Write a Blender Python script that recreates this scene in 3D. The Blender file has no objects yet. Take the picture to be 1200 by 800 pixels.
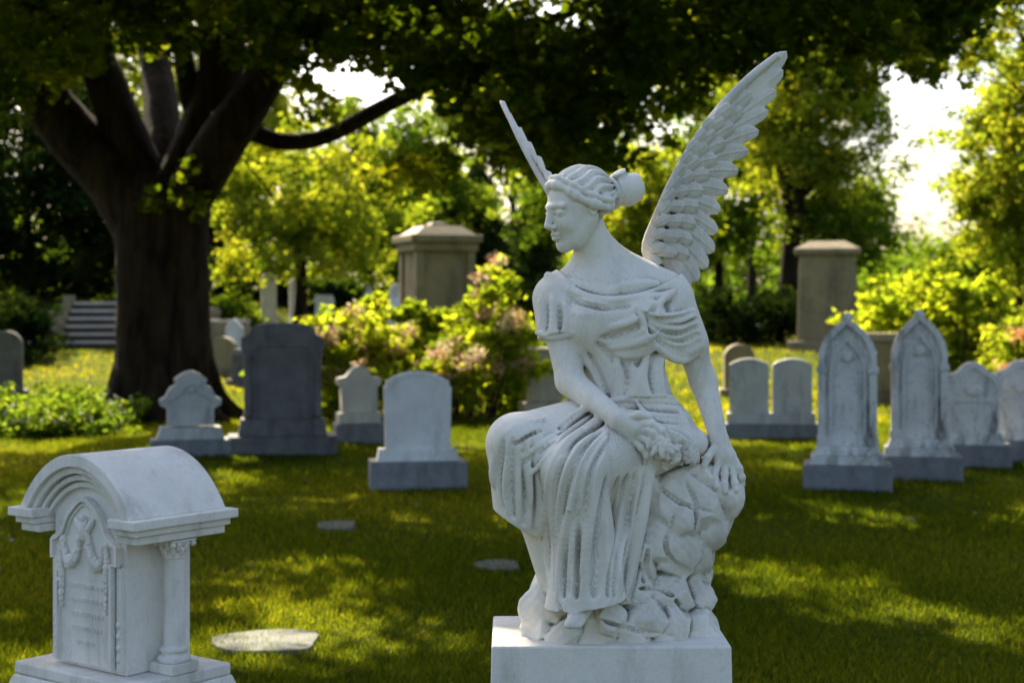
import bpy, bmesh, numpy as np, math, random, time
from math import radians, sin, cos, pi, sqrt, atan2
from mathutils import Vector, Matrix
T0=time.time()
rng=np.random.default_rng(11); random.seed(11)
FP=1800.; HC=1.76; HY=360.
f4=np.float32
scene=bpy.context.scene
EL=radians(41); AZ=radians(-24)
S=Vector((sin(AZ)*cos(EL),cos(AZ)*cos(EL),sin(EL)))
def X_(px,d): return (px-600)/FP*d
def Z_(py,d): return HC+(HY-py)/FP*d
def sst(t):
    t=np.clip(t,0,1); return t*t*(3-2*t)
def tz(x,y):
    x=np.asarray(x,float); y=np.asarray(y,float)
    z=1.0*sst((y-28)/32)+2.0*sst((y-80)/150)
    z=z+1.1*sst((y-47)/7)*sst((-5-x)/6)
    z=z+0.03*np.sin(x*.7+1)*np.sin(y*.55)*sst((y-9)/10)
    return z
# ---------------------------------------------------------------- materials
def newmat(name):
    m=bpy.data.materials.new(name); m.use_nodes=True
    nt=m.node_tree; nt.nodes.clear()
    out=nt.nodes.new('ShaderNodeOutputMaterial')
    return m,nt,out
def N(nt,t,**kw):
    n=nt.nodes.new(t)
    for k,v in kw.items(): setattr(n,k,v)
    return n
def noise(nt,vec,scale,detail=5,rough=.6,dist=0):
    n=N(nt,'ShaderNodeTexNoise'); n.inputs['Scale'].default_value=scale
    n.inputs['Detail'].default_value=detail; n.inputs['Roughness'].default_value=rough
    n.inputs['Distortion'].default_value=dist
    nt.links.new(vec,n.inputs['Vector']); return n.outputs['Fac']
def ramp(nt,fac,stops):
    r=N(nt,'ShaderNodeValToRGB'); e=r.color_ramp.elements
    while len(e)<len(stops): e.new(.5)
    for i,(p,c) in enumerate(stops):
        e[i].position=p; e[i].color=(c if len(c)==4 else (*c,1)) if not isinstance(c,(int,float)) else (c,c,c,1)
    nt.links.new(fac,r.inputs['Fac']); return r.outputs['Color']
def mixc(nt,fac,a,b,bt='MIX'):
    m=N(nt,'ShaderNodeMix',data_type='RGBA',blend_type=bt)
    for s,v in ((m.inputs['Factor'],fac),(m.inputs['A'],a),(m.inputs['B'],b)):
        if isinstance(v,(int,float)): s.default_value=v
        elif isinstance(v,tuple): s.default_value=(*v,1) if len(v)==3 else v
        else: nt.links.new(v,s)
    return m.outputs['Result']
def stone(name,c1,c2,stain=(.12,.12,.11),stain_amt=.5,sc=4,rough=.75,bump=.3,cav=0,stain_sc=2.2,finesc=90,speck=.6,lo=.50):
    m,nt,out=newmat(name)
    tc=N(nt,'ShaderNodeTexCoord'); v=tc.outputs['Object']
    mp=N(nt,'ShaderNodeMapping'); mp.inputs['Scale'].default_value=(1,1,.30); nt.links.new(v,mp.inputs['Vector'])
    n1=noise(nt,v,sc,5,.65)
    col=mixc(nt,ramp(nt,n1,[(.3,0),(.7,1)]),c1,c2)
    nf=noise(nt,v,finesc,2,.7)
    col=mixc(nt,ramp(nt,nf,[(.45,.0),(.85,.25)]),col,tuple(x*.62 for x in c2))
    ns=noise(nt,mp.outputs['Vector'],stain_sc*2,7,.72,.4)
    st=ramp(nt,ns,[(lo,0),(.70,stain_amt)])
    col=mixc(nt,st,col,stain)
    nl=noise(nt,v,26,4,.6); sp=ramp(nt,nl,[(.60,0),(.68,stain_amt*speck)])
    col=mixc(nt,sp,col,tuple(x*1.3+.03 for x in stain))
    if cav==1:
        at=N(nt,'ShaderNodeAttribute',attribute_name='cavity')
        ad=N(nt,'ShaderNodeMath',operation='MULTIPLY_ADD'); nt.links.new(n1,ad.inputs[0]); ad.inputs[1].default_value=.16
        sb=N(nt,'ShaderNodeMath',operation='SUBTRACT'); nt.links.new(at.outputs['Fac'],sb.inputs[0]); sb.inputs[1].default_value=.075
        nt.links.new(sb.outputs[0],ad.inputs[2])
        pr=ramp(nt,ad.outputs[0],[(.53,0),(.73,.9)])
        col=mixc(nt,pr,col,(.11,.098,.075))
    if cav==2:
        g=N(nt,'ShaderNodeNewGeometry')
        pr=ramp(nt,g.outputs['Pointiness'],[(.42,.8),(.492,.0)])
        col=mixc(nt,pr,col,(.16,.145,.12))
    b=N(nt,'ShaderNodeBsdfPrincipled'); nt.links.new(col,b.inputs['Base Color'])
    b.inputs['Roughness'].default_value=rough
    b.inputs['Specular IOR Level'].default_value=.3
    bp=N(nt,'ShaderNodeBump'); bp.inputs['Strength'].default_value=bump; bp.inputs['Distance'].default_value=.006
    nb=noise(nt,v,60,5,.75); nt.links.new(nb,bp.inputs['Height']); nt.links.new(bp.outputs['Normal'],b.inputs['Normal'])
    nt.links.new(b.outputs[0],out.inputs[0]); return m
def leafmat(name,ca,cb,cc=None,trans=.45,tcol=None):
    m,nt,out=newmat(name)
    at=N(nt,'ShaderNodeAttribute',attribute_name='tint')
    stops=[(0,ca),(1,cb)] if cc is None else [(0,ca),(.6,cb),(1,cc)]
    col=ramp(nt,at.outputs['Fac'],stops)
    d=N(nt,'ShaderNodeBsdfDiffuse'); nt.links.new(col,d.inputs['Color'])
    t=N(nt,'ShaderNodeBsdfTranslucent')
    tc=mixc(nt,1.0,col,tcol or (2.8,2.5,.8),'MULTIPLY'); nt.links.new(tc,t.inputs['Color'])
    mx=N(nt,'ShaderNodeMixShader'); mx.inputs[0].default_value=trans
    nt.links.new(d.outputs[0],mx.inputs[1]); nt.links.new(t.outputs[0],mx.inputs[2])
    nt.links.new(mx.outputs[0],out.inputs[0]); return m
def barkmat(name,c1,c2,sc=6):
    m,nt,out=newmat(name)
    tc=N(nt,'ShaderNodeTexCoord'); mp=N(nt,'ShaderNodeMapping'); mp.inputs['Scale'].default_value=(1,1,.16)
    nt.links.new(tc.outputs['Object'],mp.inputs['Vector'])
    n=noise(nt,mp.outputs['Vector'],sc,7,.7,.6)
    col=ramp(nt,n,[(.35,c1),(.68,c2)])
    b=N(nt,'ShaderNodeBsdfPrincipled'); nt.links.new(col,b.inputs['Base Color']); b.inputs['Roughness'].default_value=.95
    b.inputs['Specular IOR Level'].default_value=.1
    bp=N(nt,'ShaderNodeBump'); bp.inputs['Strength'].default_value=1; bp.inputs['Distance'].default_value=.14
    nt.links.new(n,bp.inputs['Height']); nt.links.new(bp.outputs['Normal'],b.inputs['Normal'])
    nt.links.new(b.outputs[0],out.inputs[0]); return m

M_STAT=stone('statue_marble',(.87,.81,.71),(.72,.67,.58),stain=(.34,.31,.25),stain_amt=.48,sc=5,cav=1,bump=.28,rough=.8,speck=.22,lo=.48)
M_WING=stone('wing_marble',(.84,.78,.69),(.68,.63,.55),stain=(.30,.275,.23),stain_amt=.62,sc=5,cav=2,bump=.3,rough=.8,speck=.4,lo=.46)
M_WHITE=stone('white_marble',(.74,.72,.68),(.58,.565,.53),stain=(.2,.2,.17),stain_amt=.55,sc=3)
M_WGREY=stone('weathered_grey_marble',(.56,.55,.52),(.40,.40,.375),stain=(.14,.14,.11),stain_amt=.7,sc=3)
M_WTAN=stone('weathered_cream_marble',(.64,.59,.50),(.48,.44,.37),stain=(.17,.16,.11),stain_amt=.7,sc=3)
M_WHITE2=stone('stained_marble',(.74,.72,.68),(.54,.53,.50),stain=(.02,.02,.018),stain_amt=1.0,sc=3,stain_sc=2.0,lo=.48)
M_MON=stone('monument_marble',(.86,.81,.74),(.73,.69,.62),stain=(.28,.26,.21),stain_amt=.5,sc=5,bump=.35,speck=.4)
M_BASE=stone('base_granite',(.25,.25,.255),(.16,.165,.17),stain=(.06,.07,.05),stain_amt=.6,sc=8)
M_GREY=stone('grey_granite',(.17,.16,.155),(.095,.09,.088),stain=(.03,.03,.03),stain_amt=.6,sc=5)
M_TAN=stone('tan_sandstone',(.32,.25,.14),(.20,.16,.10),stain=(.05,.045,.03),stain_amt=.7,sc=2,stain_sc=.8)
M_STEP=stone('step_stone',(.09,.08,.065),(.06,.055,.045),stain_amt=.5,sc=2)
M_TREAD=stone('tread_stone',(.52,.46,.38),(.40,.36,.30),stain_amt=.3,sc=2)
M_FLAT=stone('marker_stone',(.18,.18,.16),(.10,.10,.085),stain=(.04,.055,.02),stain_amt=.9,sc=6)
M_BARK=barkmat('bark',(.006,.0045,.0035),(.055,.037,.024))
# ---------------------------------------------------------------- mesh helpers
def npmesh(name,V,polys_flat,nper,mats,smooth=False,tint=None):
    me=bpy.data.meshes.new(name); V=np.ascontiguousarray(V,dtype=f4)
    me.vertices.add(len(V)); me.vertices.foreach_set('co',V.ravel())
    pf=np.ascontiguousarray(polys_flat,dtype=np.int32).ravel(); nf=len(pf)//nper
    me.loops.add(len(pf)); me.loops.foreach_set('vertex_index',pf)
    me.polygons.add(nf); me.polygons.foreach_set('loop_start',np.arange(nf,dtype=np.int32)*nper)
    me.update(calc_edges=True)
    if smooth: me.polygons.foreach_set('use_smooth',np.ones(nf,bool))
    if tint is not None:
        a=me.attributes.new('tint','FLOAT','FACE'); a.data.foreach_set('value',np.ascontiguousarray(tint,dtype=f4))
    for m in (mats if isinstance(mats,(list,tuple)) else [mats]): me.materials.append(m)
    me.validate()
    ob=bpy.data.objects.new(name,me); scene.collection.objects.link(ob); return ob
class B:
    def __init__(s): s.V=[];s.F=[];s.mi=[];s.sm=[];s.n=0
    def add(s,V,F,mat=0,smooth=False):
        s.V+= [tuple(map(float,v)) for v in V]; s.F+=[tuple(int(i)+s.n for i in f) for f in F]
        s.mi+=[mat]*len(F); s.sm+=[smooth]*len(F); s.n+=len(V)
    def tbox(s,cx,cy,z0,z1,sx0,sy0,sx1=None,sy1=None,mat=0):
        sx1=sx0 if sx1 is None else sx1; sy1=sy0 if sy1 is None else sy1
        v=[(cx+a*sx0/2,cy+b*sy0/2,z0) for a,b in ((-1,-1),(1,-1),(1,1),(-1,1))]+[(cx+a*sx1/2,cy+b*sy1/2,z1) for a,b in ((-1,-1),(1,-1),(1,1),(-1,1))]
        s.add(v,[(0,3,2,1),(4,5,6,7),(0,1,5,4),(1,2,6,5),(2,3,7,6),(3,0,4,7)],mat)
    def prism(s,o,y0,y1,mat=0,dx=0,dz=0):
        n=len(o); v=[(x+dx,y0,z+dz) for x,z in o]+[(x+dx,y1,z+dz) for x,z in o]
        f=[tuple(range(n)),tuple(range(2*n-1,n-1,-1))]+[(i,(i+1)%n,(i+1)%n+n,i+n) for i in range(n)]
        s.add(v,f,mat)
    def strip(s,p,w,y0,y1,mat=0):
        p=np.array(p,float); t=np.gradient(p,axis=0); t/=np.linalg.norm(t,axis=1)[:,None]+1e-9
        nn=np.stack([-t[:,1],t[:,0]],1); a=p+nn*w/2; b=p-nn*w/2
        n=len(p); V=[];F=[]
        for q in (a,b):
            for y in (y0,y1): V+=[(x,y,z) for x,z in q]
        A0,A1,B0,B1=0,n,2*n,3*n
        for i in range(n-1):
            F+=[(A0+i,A0+i+1,B0+i+1,B0+i),(A1+i,B1+i,B1+i+1,A1+i+1),(A0+i,A1+i,A1+i+1,A0+i+1),(B0+i,B0+i+1,B1+i+1,B1+i)]
        F+=[(A0,B0,B1,A1),(A0+n-1,A1+n-1,B1+n-1,B0+n-1)]
        s.add(V,F,mat)
    def tube(s,pts,rad,n=12,mat=0,rough=0):
        pts=np.array(pts,float); rad=np.broadcast_to(np.array(rad,float),(len(pts),))
        t=np.gradient(pts,axis=0); t/=np.linalg.norm(t,axis=1)[:,None]+1e-9
        ref=np.array([.13,.97,.2]); V=[]
        for i,(p,tt,r) in enumerate(zip(pts,t,rad)):
            a=np.cross(tt,ref); a/=np.linalg.norm(a)+1e-9; b=np.cross(tt,a)
            for k in range(n):
                th=2*pi*k/n; rr=r*(1+rough*(sin(3*th+i*.25)*.6+sin(5*th+1+i*.13)*.5+random.uniform(-.5,.5)))
                V.append(p+a*cos(th)*rr+b*sin(th)*rr)
        F=[(i*n+k,i*n+(k+1)%n,(i+1)*n+(k+1)%n,(i+1)*n+k) for i in range(len(pts)-1) for k in range(n)]
        F+=[tuple(range(n))[::-1],tuple((len(pts)-1)*n+k for k in range(n))]
        s.add(V,F,mat,True)
    def lathe(s,prof,cx,cy,n=28,mat=0):
        V=[]
        for r,z in prof:
            for k in range(n): V.append((cx+r*cos(2*pi*k/n),cy+r*sin(2*pi*k/n),z))
        m=len(prof); F=[(i*n+k,i*n+(k+1)%n,(i+1)*n+(k+1)%n,(i+1)*n+k) for i in range(m-1) for k in range(n)]
        F+=[tuple(range(n))[::-1],tuple((m-1)*n+k for k in range(n))]
        s.add(V,F,mat,True)
    def ell(s,c,r,rot=None,nu=12,nv=8,mat=0):
        V=[];c=np.array(c,float)
        R=np.eye(3) if rot is None else np.array(rot)
        for j in range(nv+1):
            ph=-pi/2+pi*j/nv
            for k in range(nu):
                th=2*pi*k/nu; p=np.array([r[0]*cos(ph)*cos(th),r[1]*cos(ph)*sin(th),r[2]*sin(ph)])
                V.append(c+R@p)
        F=[(j*nu+k,j*nu+(k+1)%nu,(j+1)*nu+(k+1)%nu,(j+1)*nu+k) for j in range(nv) for k in range(nu)]
        s.add(V,F,mat,True)
    def build(s,name,mats,loc=(0,0,0),rz=0,bevel=0,parent=None):
        me=bpy.data.meshes.new(name); me.from_pydata(s.V,[],s.F)
        for m in mats: me.materials.append(m)
        me.polygons.foreach_set('material_index',s.mi); me.polygons.foreach_set('use_smooth',s.sm)
        bm=bmesh.new(); bm.from_mesh(me); bmesh.ops.recalc_face_normals(bm,faces=bm.faces); bm.to_mesh(me); bm.free()
        ob=bpy.data.objects.new(name,me); scene.collection.objects.link(ob)
        ob.location=loc; ob.rotation_euler=(0,0,rz)
        if bevel:
            md=ob.modifiers.new('bevel','BEVEL'); md.width=bevel; md.segments=2; md.limit_method='ANGLE'; md.angle_limit=radians(40)
        if parent: ob.parent=parent
        return ob
def empty(name,loc=(0,0,0)):
    e=bpy.data.objects.new(name,None); scene.collection.objects.link(e); e.location=loc; return e
def crom(pts,n):
    P=np.array(pts,float); P=np.vstack([2*P[0]-P[1],P,2*P[-1]-P[-2]]); m=len(P)-3; out=[]
    for q in np.linspace(0,m-1e-6,n):
        i=int(q); t=q-i; a,b,c,d=P[i:i+4]
        out.append(.5*((2*b)+(-a+c)*t+(2*a-5*b+4*c-d)*t*t+(-a+3*b-3*c+d)*t**3))
    return np.array(out)

# ================================================================ STATUE (signed-distance sculpt)
US=4.3/1800.
def W(px,py,dy=0.): k=1+dy/1800.; return np.array([(px-600)*k,dy,(HY-py)*k])
h=1.2
gx=np.arange(-52,308,h,dtype=f4); gy=np.arange(-180,100,h,dtype=f4); gz=np.arange(-385,192,h,dtype=f4)
G=np.full((len(gx),len(gy),len(gz)),30,dtype=f4)
def apply(fn,lo,hi,k=4,mode='add'):
    m=max(k,2)*1.2+5
    ix=[np.searchsorted(g,(l-m,u+m)) for g,l,u in zip((gx,gy,gz),lo,hi)]
    if any(b-a<1 for a,b in ix): return
    sl=tuple(slice(a,b) for a,b in ix)
    x=gx[sl[0]][:,None,None]; y=gy[sl[1]][None,:,None]; z=gz[sl[2]][None,None,:]
    d=fn(x,y,z).astype(f4); A=G[sl]; k=f4(k)
    if mode=='add':
        hh=np.clip(.5+.5*(d-A)/k,0,1); G[sl]=d*(1-hh)+A*hh-k*hh*(1-hh)
    else:
        d=-d; hh=np.clip(.5-.5*(d-A)/k,0,1); G[sl]=d*(1-hh)+A*hh+k*hh*(1-hh)
def rc_f(a,b,ra,rb):
    a=np.array(a,f4);b=np.array(b,f4);ba=b-a;L=float(ba@ba)+1e-6
    def fn(x,y,z):
        X=x-a[0];Y=y-a[1];Z=z-a[2]
        t=np.clip((X*ba[0]+Y*ba[1]+Z*ba[2])/L,0,1)
        return np.sqrt((X-t*ba[0])**2+(Y-t*ba[1])**2+(Z-t*ba[2])**2)-(ra+(rb-ra)*t)
    return fn
def rc(a,b,ra,rb,k=5,mode='add',cut=None):
    a=np.array(a);b=np.array(b); f=rc_f(a,b,ra,rb); r=max(ra,rb)
    if cut is not None:
        n=np.array(cut[0],float); n/=np.linalg.norm(n); c=float(n@np.array(cut[1]))
        f0=f; f=lambda x,y,z: np.maximum(f0(x,y,z),n[0]*x+n[1]*y+n[2]*z-c)
    apply(f,np.minimum(a,b)-r,np.maximum(a,b)+r,k,mode)
def el(c,r,R=None,k=5,mode='add',post=None):
    c=np.array(c,float); r=np.array(r,float); R=np.eye(3) if R is None else np.array(R); m=max(r)
    def fn(x,y,z):
        X=x-c[0];Y=y-c[1];Z=z-c[2]
        l=[R[0,i]*X+R[1,i]*Y+R[2,i]*Z for i in range(3)]
        k0=np.sqrt((l[0]/r[0])**2+(l[1]/r[1])**2+(l[2]/r[2])**2)
        k1=np.sqrt((l[0]/r[0]**2)**2+(l[1]/r[1]**2)**2+(l[2]/r[2]**2)**2)+1e-6
        d=k0*(k0-1)/k1
        if post: d=post(d,*l)
        return d
    apply(fn,c-m,c+m,k,mode)
def surf(px,py,lo=-178,hi=95):
    dy=np.arange(lo,hi,.8); k=1+dy/1800
    ix=np.clip(((( px-600)*k-gx[0])/h).round().astype(int),0,len(gx)-1)
    iy=np.clip(((dy-gy[0])/h).round().astype(int),0,len(gy)-1)
    iz=np.clip((((HY-py)*k-gz[0])/h).round().astype(int),0,len(gz)-1)
    v=G[ix,iy,iz]<0
    return float(dy[np.argmax(v)]) if v.any() else None
def draw(pts,r,mode='add',k=3.5,off=0.,n=None,env=True,ends=.25):
    L=sum(np.hypot(*(np.array(pts[i+1])-np.array(pts[i]))) for i in range(len(pts)-1))
    n=n or max(6,int(L/5)); P=crom(pts,n); D=[surf(*p) for p in P]
    ok=[d for d in D if d is not None]
    if not ok: return
    last=ok[0]; E=[]
    for d in D:
        if d is None or abs(d-last)>35: d=last
        E.append(d); last=d
    E=np.array(E)
    for _ in range(3): E=np.convolve(np.pad(E,2,'edge'),np.ones(5)/5,'valid')
    ph=random.uniform(0,6)
    for i in range(n-1):
        t0,t1=i/(n-1),(i+1)/(n-1)
        e=lambda t: r*(ends+(1-ends)*sin(pi*t)**.6)*(1+.10*sin(5*t+ph)) if env else r
        o0=off+(.5*(r-e(t0)) if mode=='add' else 0); o1=off+(.5*(r-e(t1)) if mode=='add' else 0)
        rc(W(*P[i],E[i]+o0),W(*P[i+1],E[i+1]+o1),e(t0),e(t1),k,mode)
def pleats(A,Bc,n,r,jit=2.5,k=3,depth=1.):
    A=crom(A,12);Bc=crom(Bc,12)
    items=[]
    for i in range(n):
        t=(i+.5+random.uniform(-.15,.15))/n; J=random.uniform(-jit,jit); K=random.uniform(-jit,jit)
        C=A*(1-t)+Bc*t; C=C+np.array([J,J*.5])*np.sin(np.linspace(0,pi,12))[:,None]+np.array([K,0])*.6*np.sin(np.linspace(0,2*pi,12))[:,None]
        if random.random()<.35: C=C[random.choice([0,1,2]):12-random.choice([0,2,3])]
        items.append(('add',C,r*random.uniform(.6,1.3)))
        t=(i+1.0)/n; C=A*(1-t)+Bc*t+np.array([J*.6,0])*np.sin(np.linspace(0,pi,12))[:,None]
        if i<n-1: items.append(('sub',C,r*.8*depth*random.uniform(.7,1.2)))
    for md,C,rr in items: draw([tuple(c) for c in C[0:-1:2]]+[tuple(C[-1])],rr,md,k=k,off=(rr*.35 if md=='add' else -rr*.25))
# --- torso
el(W(720,380,-4),(63,38,66),k=10)
rc(W(656,347,-6),W(706,328,4),19,20,18); rc(W(786,344,8),W(712,326,6),19,20,18)
rc(W(728,420,0),W(740,470,-2),43,45,16)
el(W(744,506,0),(66,48,42),k=14)
el(W(693,380,-35),(27,18,27),k=16); el(W(752,381,-33),(27,18,27),k=16)
rc(W(706,328,8),W(689,268,2),24,20.5,12)
rc(W(698,298,12),W(658,336,4),13,15,18); rc(W(706,294,14),W(780,334,12),15,15,20)
for q in ([(664,330),(684,336),(700,340)],[(770,332),(740,334),(716,341)]): draw(q,2.0,k=7,off=1)
lo=[np.searchsorted(gx,20),0,np.searchsorted(gz,-160)]; hi=[np.searchsorted(gx,235),len(gy),np.searchsorted(gz,75)]
sl=tuple(slice(a,b) for a,b in zip(lo,hi)); A=G[sl]
xx=gx[sl[0]][:,None,None]; zz=gz[sl[2]][None,None,:]
neck=zz-(13+np.where(xx<108,46,13)*np.clip(np.abs(xx-108)/66,0,1.5)**2.2)
G[sl]=np.minimum(A,np.maximum(A-3.0,neck))
# --- legs & skirts
rc(W(716,502,-8),W(606,520,-98),44,33,14)
rc(W(606,520,-98),W(611,600,-92),33.5,31,8,cut=((-.62,0,-.95),W(606,614,-92)))
rc(W(612,540,-92),W(652,680,-70),24,20,10)
rc(W(768,512,-10),W(672,549,-122),44,34,14)
rc(W(672,549,-122),W(688,668,-104),35,36,10)
rc(W(688,660,-104),W(686,716,-104),38,46,8,cut=((.12,0,-1),W(688,706,-104)))
rc(W(742,560,-72),W(722,700,-78),24,18,12,cut=((-.1,0,-1),W(722,704,-78)))
rc(W(700,520,-70),W(650,530,-100),26,22,12)
rc(W(740,520,-60),W(812,520,-20),26,18,12)
# --- drapery folds
draw([(642,322),(664,338),(703,351),(742,350),(785,345)],3.4,k=3,env=False,off=1)
draw([(790,340),(762,364),(738,378),(710,384)],3.4,k=5,off=1)
draw([(795,347),(776,382),(750,400),(712,408)],3.2,k=5,off=1)
draw([(772,354),(756,376),(728,392),(704,396)],2.4,'sub',6)
draw([(650,330),(672,351),(704,361),(738,359)],2.0,'sub',5)
draw([(655,352),(672,368),(700,370)],2.0,k=6,off=1)
draw([(650,370),(664,396),(684,410)],2.4,k=6,off=1)
draw([(700,402),(722,424),(754,424),(780,406)],2.2,'sub',7)
for q,rr_ in (([(684,410),(696,438),(708,468)],2.4),([(672,402),(680,430),(690,458)],2.0),([(722,418),(724,440),(718,470)],2.0),([(760,414),(752,440),(760,470)],2.6),([(782,402),(773,430),(778,466)],2.6),([(741,427),(746,450),(738,472)],1.8)):
    draw(q,rr_,k=5,off=1)
for q,rr_ in (([(690,414),(702,440),(714,468)],1.8),([(733,426),(735,446),(730,470)],1.8),([(770,412),(763,438),(769,468)],2.4)): draw(q,rr_,'sub',k=5,off=-.5)
pleats([(652,498),(690,477),(735,466),(790,462)],[(655,540),(684,512),(725,494),(808,500)],6,4.4,4,depth=1.4)
pleats([(706,488),(672,505),(648,540),(640,600),(642,690)],[(716,520),(702,560),(700,600),(690,650),(684,700)],5,4.2,4,depth=1.2)
pleats([(700,560),(695,620),(688,700)],[(768,552),(756,620),(738,700)],6,5.2,4,depth=1.7)
pleats([(655,600),(650,650),(646,700)],[(690,600),(690,650),(690,702)],3,3.5,2)
pleats([(579,510),(575,555),(580,588)],[(634,520),(642,580),(637,635)],5,4.2,4,depth=1.3)
pleats([(640,482),(615,492),(590,500)],[(660,530),(640,545),(625,565)],3,2.6,4)
for q in ([(745,470),(770,500),(800,515),(820,538)],[(725,474),(752,505),(780,525),(800,545)]): draw(q,4,k=3)
LAP=surf(748,508) or -90
# --- arms
ar,er,wr=W(650,352,-8),W(668,446,-40),W(724,490,LAP-8)
rc(ar,er,20,16,10); rc(er,wr,16,10.5,7)
rc(W(650,350,-6),W(656,398,-24),24,25,14,cut=((.2,-.2,-1),W(657,392,-24)))
al,ele,wl=W(791,352,10),W(824,446,14),W(843,516,-18)
rc(al,ele,20,15.5,10); rc(ele,wl,15.5,10.5,7)
rc(W(786,360,6),W(805,400,6),25,23,14,cut=((-.1,0,-1),W(806,413,8)))
for q in ([(632,348),(635,368),(633,390)],[(647,346),(649,366),(648,390)],[(661,352),(664,372),(663,390)]): draw(q,2.2,k=4,off=.6)
for q in ([(640,352),(641,370),(640,390)],[(655,352),(656,372),(656,390)]): draw(q,2.0,'sub',k=4)
draw([(629,390),(650,396),(680,388)],2.4,env=False,k=2.5,off=1.5)
pleats([(740,356),(765,368),(795,366),(813,358)],[(754,384),(776,410),(800,420),(824,408)],6,4.2,3,depth=1.5)
draw([(752,384),(776,412),(802,422),(826,406)],4.0,k=2,off=1)
draw([(746,360),(753,376),(758,402)],3.2,k=4)
# --- rocks
def rock(px,py,dy,r,seed,asp=(1,1,1),k=2.5):
    rr=np.random.default_rng(seed); n=rr.normal(size=(14,3)); n/=np.linalg.norm(n,axis=1)[:,None]
    u=rr.uniform(.68,1.0,14)*r; c=W(px,py,dy); asp=np.array(asp,float)
    def fn(x,y,z):
        X=(x-c[0])/asp[0];Y=(y-c[1])/asp[1];Z=(z-c[2])/asp[2]
        d=np.sqrt(X*X+Y*Y+Z*Z)-r*1.02
        for a,b in zip(n,u): d=np.maximum(d,a[0]*X+a[1]*Y+a[2]*Z-b)
        return d+1.0*np.sin(x*.11+y*.13)*np.sin(z*.14+x*.09)*np.sin(y*.12+1)+.3*np.sin(x*.4)*np.sin(z*.45+y*.3)
    apply(fn,c-r*max(asp)*1.05,c+r*max(asp)*1.05,k)
for i,a in enumerate([(800,596,-5,62,(.95,1,.9)),(832,570,-18,38,(1,1,.85)),(846,580,-25,29,(.9,1,1.1)),(762,600,-10,58),(826,614,-22,32),(775,640,-15,56),(806,642,-18,34),
    (800,685,-15,38),(770,690,-30,50),(735,700,-30,55),(814,702,-25,26),(700,715,-35,58),(655,705,-50,42,(.95,1,1)),(636,712,-55,28),(640,735,-60,30),(625,742,-55,18),(665,745,-85,26),
    (700,745,-85,30),(740,745,-75,34),(780,735,-60,36),(815,738,-45,28),(832,748,-45,15),(715,728,-95,22),(760,720,-78,26),(788,655,-45,26),(745,650,-35,40),(720,640,-20,60),(690,655,-30,50),(795,610,-45,26),(818,560,-12,30)]):
    rock(*a[:4],seed=100+i,asp=a[4] if len(a)>4 else (1,1,1))
for q in ([(770,570),(800,590),(835,600)],[(790,600),(780,640),(800,670)],[(745,690),(775,690),(800,712)],[(650,700),(660,725),(640,745)],[(800,560),(815,590),(812,625)],[(760,640),(752,690)],[(700,725),(740,738),(790,745)]):
    draw(q,3.0,'sub',2,env=True)
# --- foot in sandal
rc(W(694,694,-108),W(676,722,-138),12,10,5); rc(W(676,722,-138),W(668,730,-148),8.5,6,3)
for j in range(4): rc(W(668+j*5,726,-144),W(664+j*5,733,-153+j*2),3.6,3.0,1.2)
# --- right hand on lap
def fing(pts,r0,r1,k=1.4):
    n=len(pts)
    for i in range(n-1): rc(W(*pts[i]),W(*pts[i+1]),r0+(r1-r0)*i/(n-1),r0+(r1-r0)*(i+1)/(n-1),k)
    for p in pts[1:-1]: el(W(*p),(r0*1.04,)*3,k=1)
L=LAP
rc(wr,W(744,501,L-9),10,11.5,4); rc(W(726,494,L-8),W(740,510,L-6),9.5,9.5,4)
fing([(746,495,L-12),(763,497,L-17),(775,505,L-17),(781,513,L-12)],4.8,3.5)
fing([(748,502,L-12),(765,507,L-18),(776,517,L-17),(780,526,L-12)],4.9,3.6)
fing([(746,509,L-11),(761,517,L-17),(770,527,L-16),(771,535,L-11)],4.7,3.5)
fing([(741,514,L-9),(752,525,L-14),(758,534,L-13),(757,541,L-9)],4.3,3.2)
fing([(733,490,L-12),(748,486,L-15),(760,488,L-14)],5,3.8)
for i in range(11):
    a=(i+.5)/11; px=768+a*48+random.gauss(0,3); py=522+a*14+random.gauss(0,7)
    d=surf(px,py)
    if d is None or d<L-40: continue
    c0=W(px,py,d-2); el(c0,(5,5,5),k=1)
    for j in range(6):
        th=j*pi/3+i; v=np.array([cos(th)*5.2,-1.5,sin(th)*5.2]); Rm=np.array(Matrix.Rotation(-th,3,'Y'))
        el(c0+v,(4.2,2.0,3.2),Rm,k=.8)
for i in range(26):
    a=random.random(); px=764+a*52+random.gauss(0,5); py=522+a*18+random.gauss(0,9)
    d=surf(px,py)
    if d is None or d<L-30: continue
    Rm=np.array(Matrix.Rotation(random.uniform(0,pi),3,'Y')@Matrix.Rotation(random.uniform(-.6,.6),3,'X'))
    el(W(px,py,d+.5),(7.5,2.2,3.2),Rm,k=.8)
# --- left hand on rock
rc(wl,W(851,536,-26),10.5,12,4); rc(W(842,520,-20),W(843,537,-24),9,9.5,4); rc(W(850,536,-24),W(852,546,-26),12,11,4)
for pts in ([(843,540),(839,552),(838,562),(839,570)],[(850,543),(849,556),(849,567),(850,576)],[(857,542),(859,555),(861,566),(862,574)],[(861,539),(866,549),(869,559),(870,567)]):
    P=[]; last=-32
    for i,(a,b) in enumerate(pts):
        s_=surf(a,b); s_=last if s_ is None else s_
        last=max(min(s_-1.0,-28),last-9); P.append((a,b,-31 if i==0 else last))
    fing(P,4.8,3.6)
fing([(838,524,-26),(829,536,-34),(825,546,-38)],5.2,4)
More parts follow.
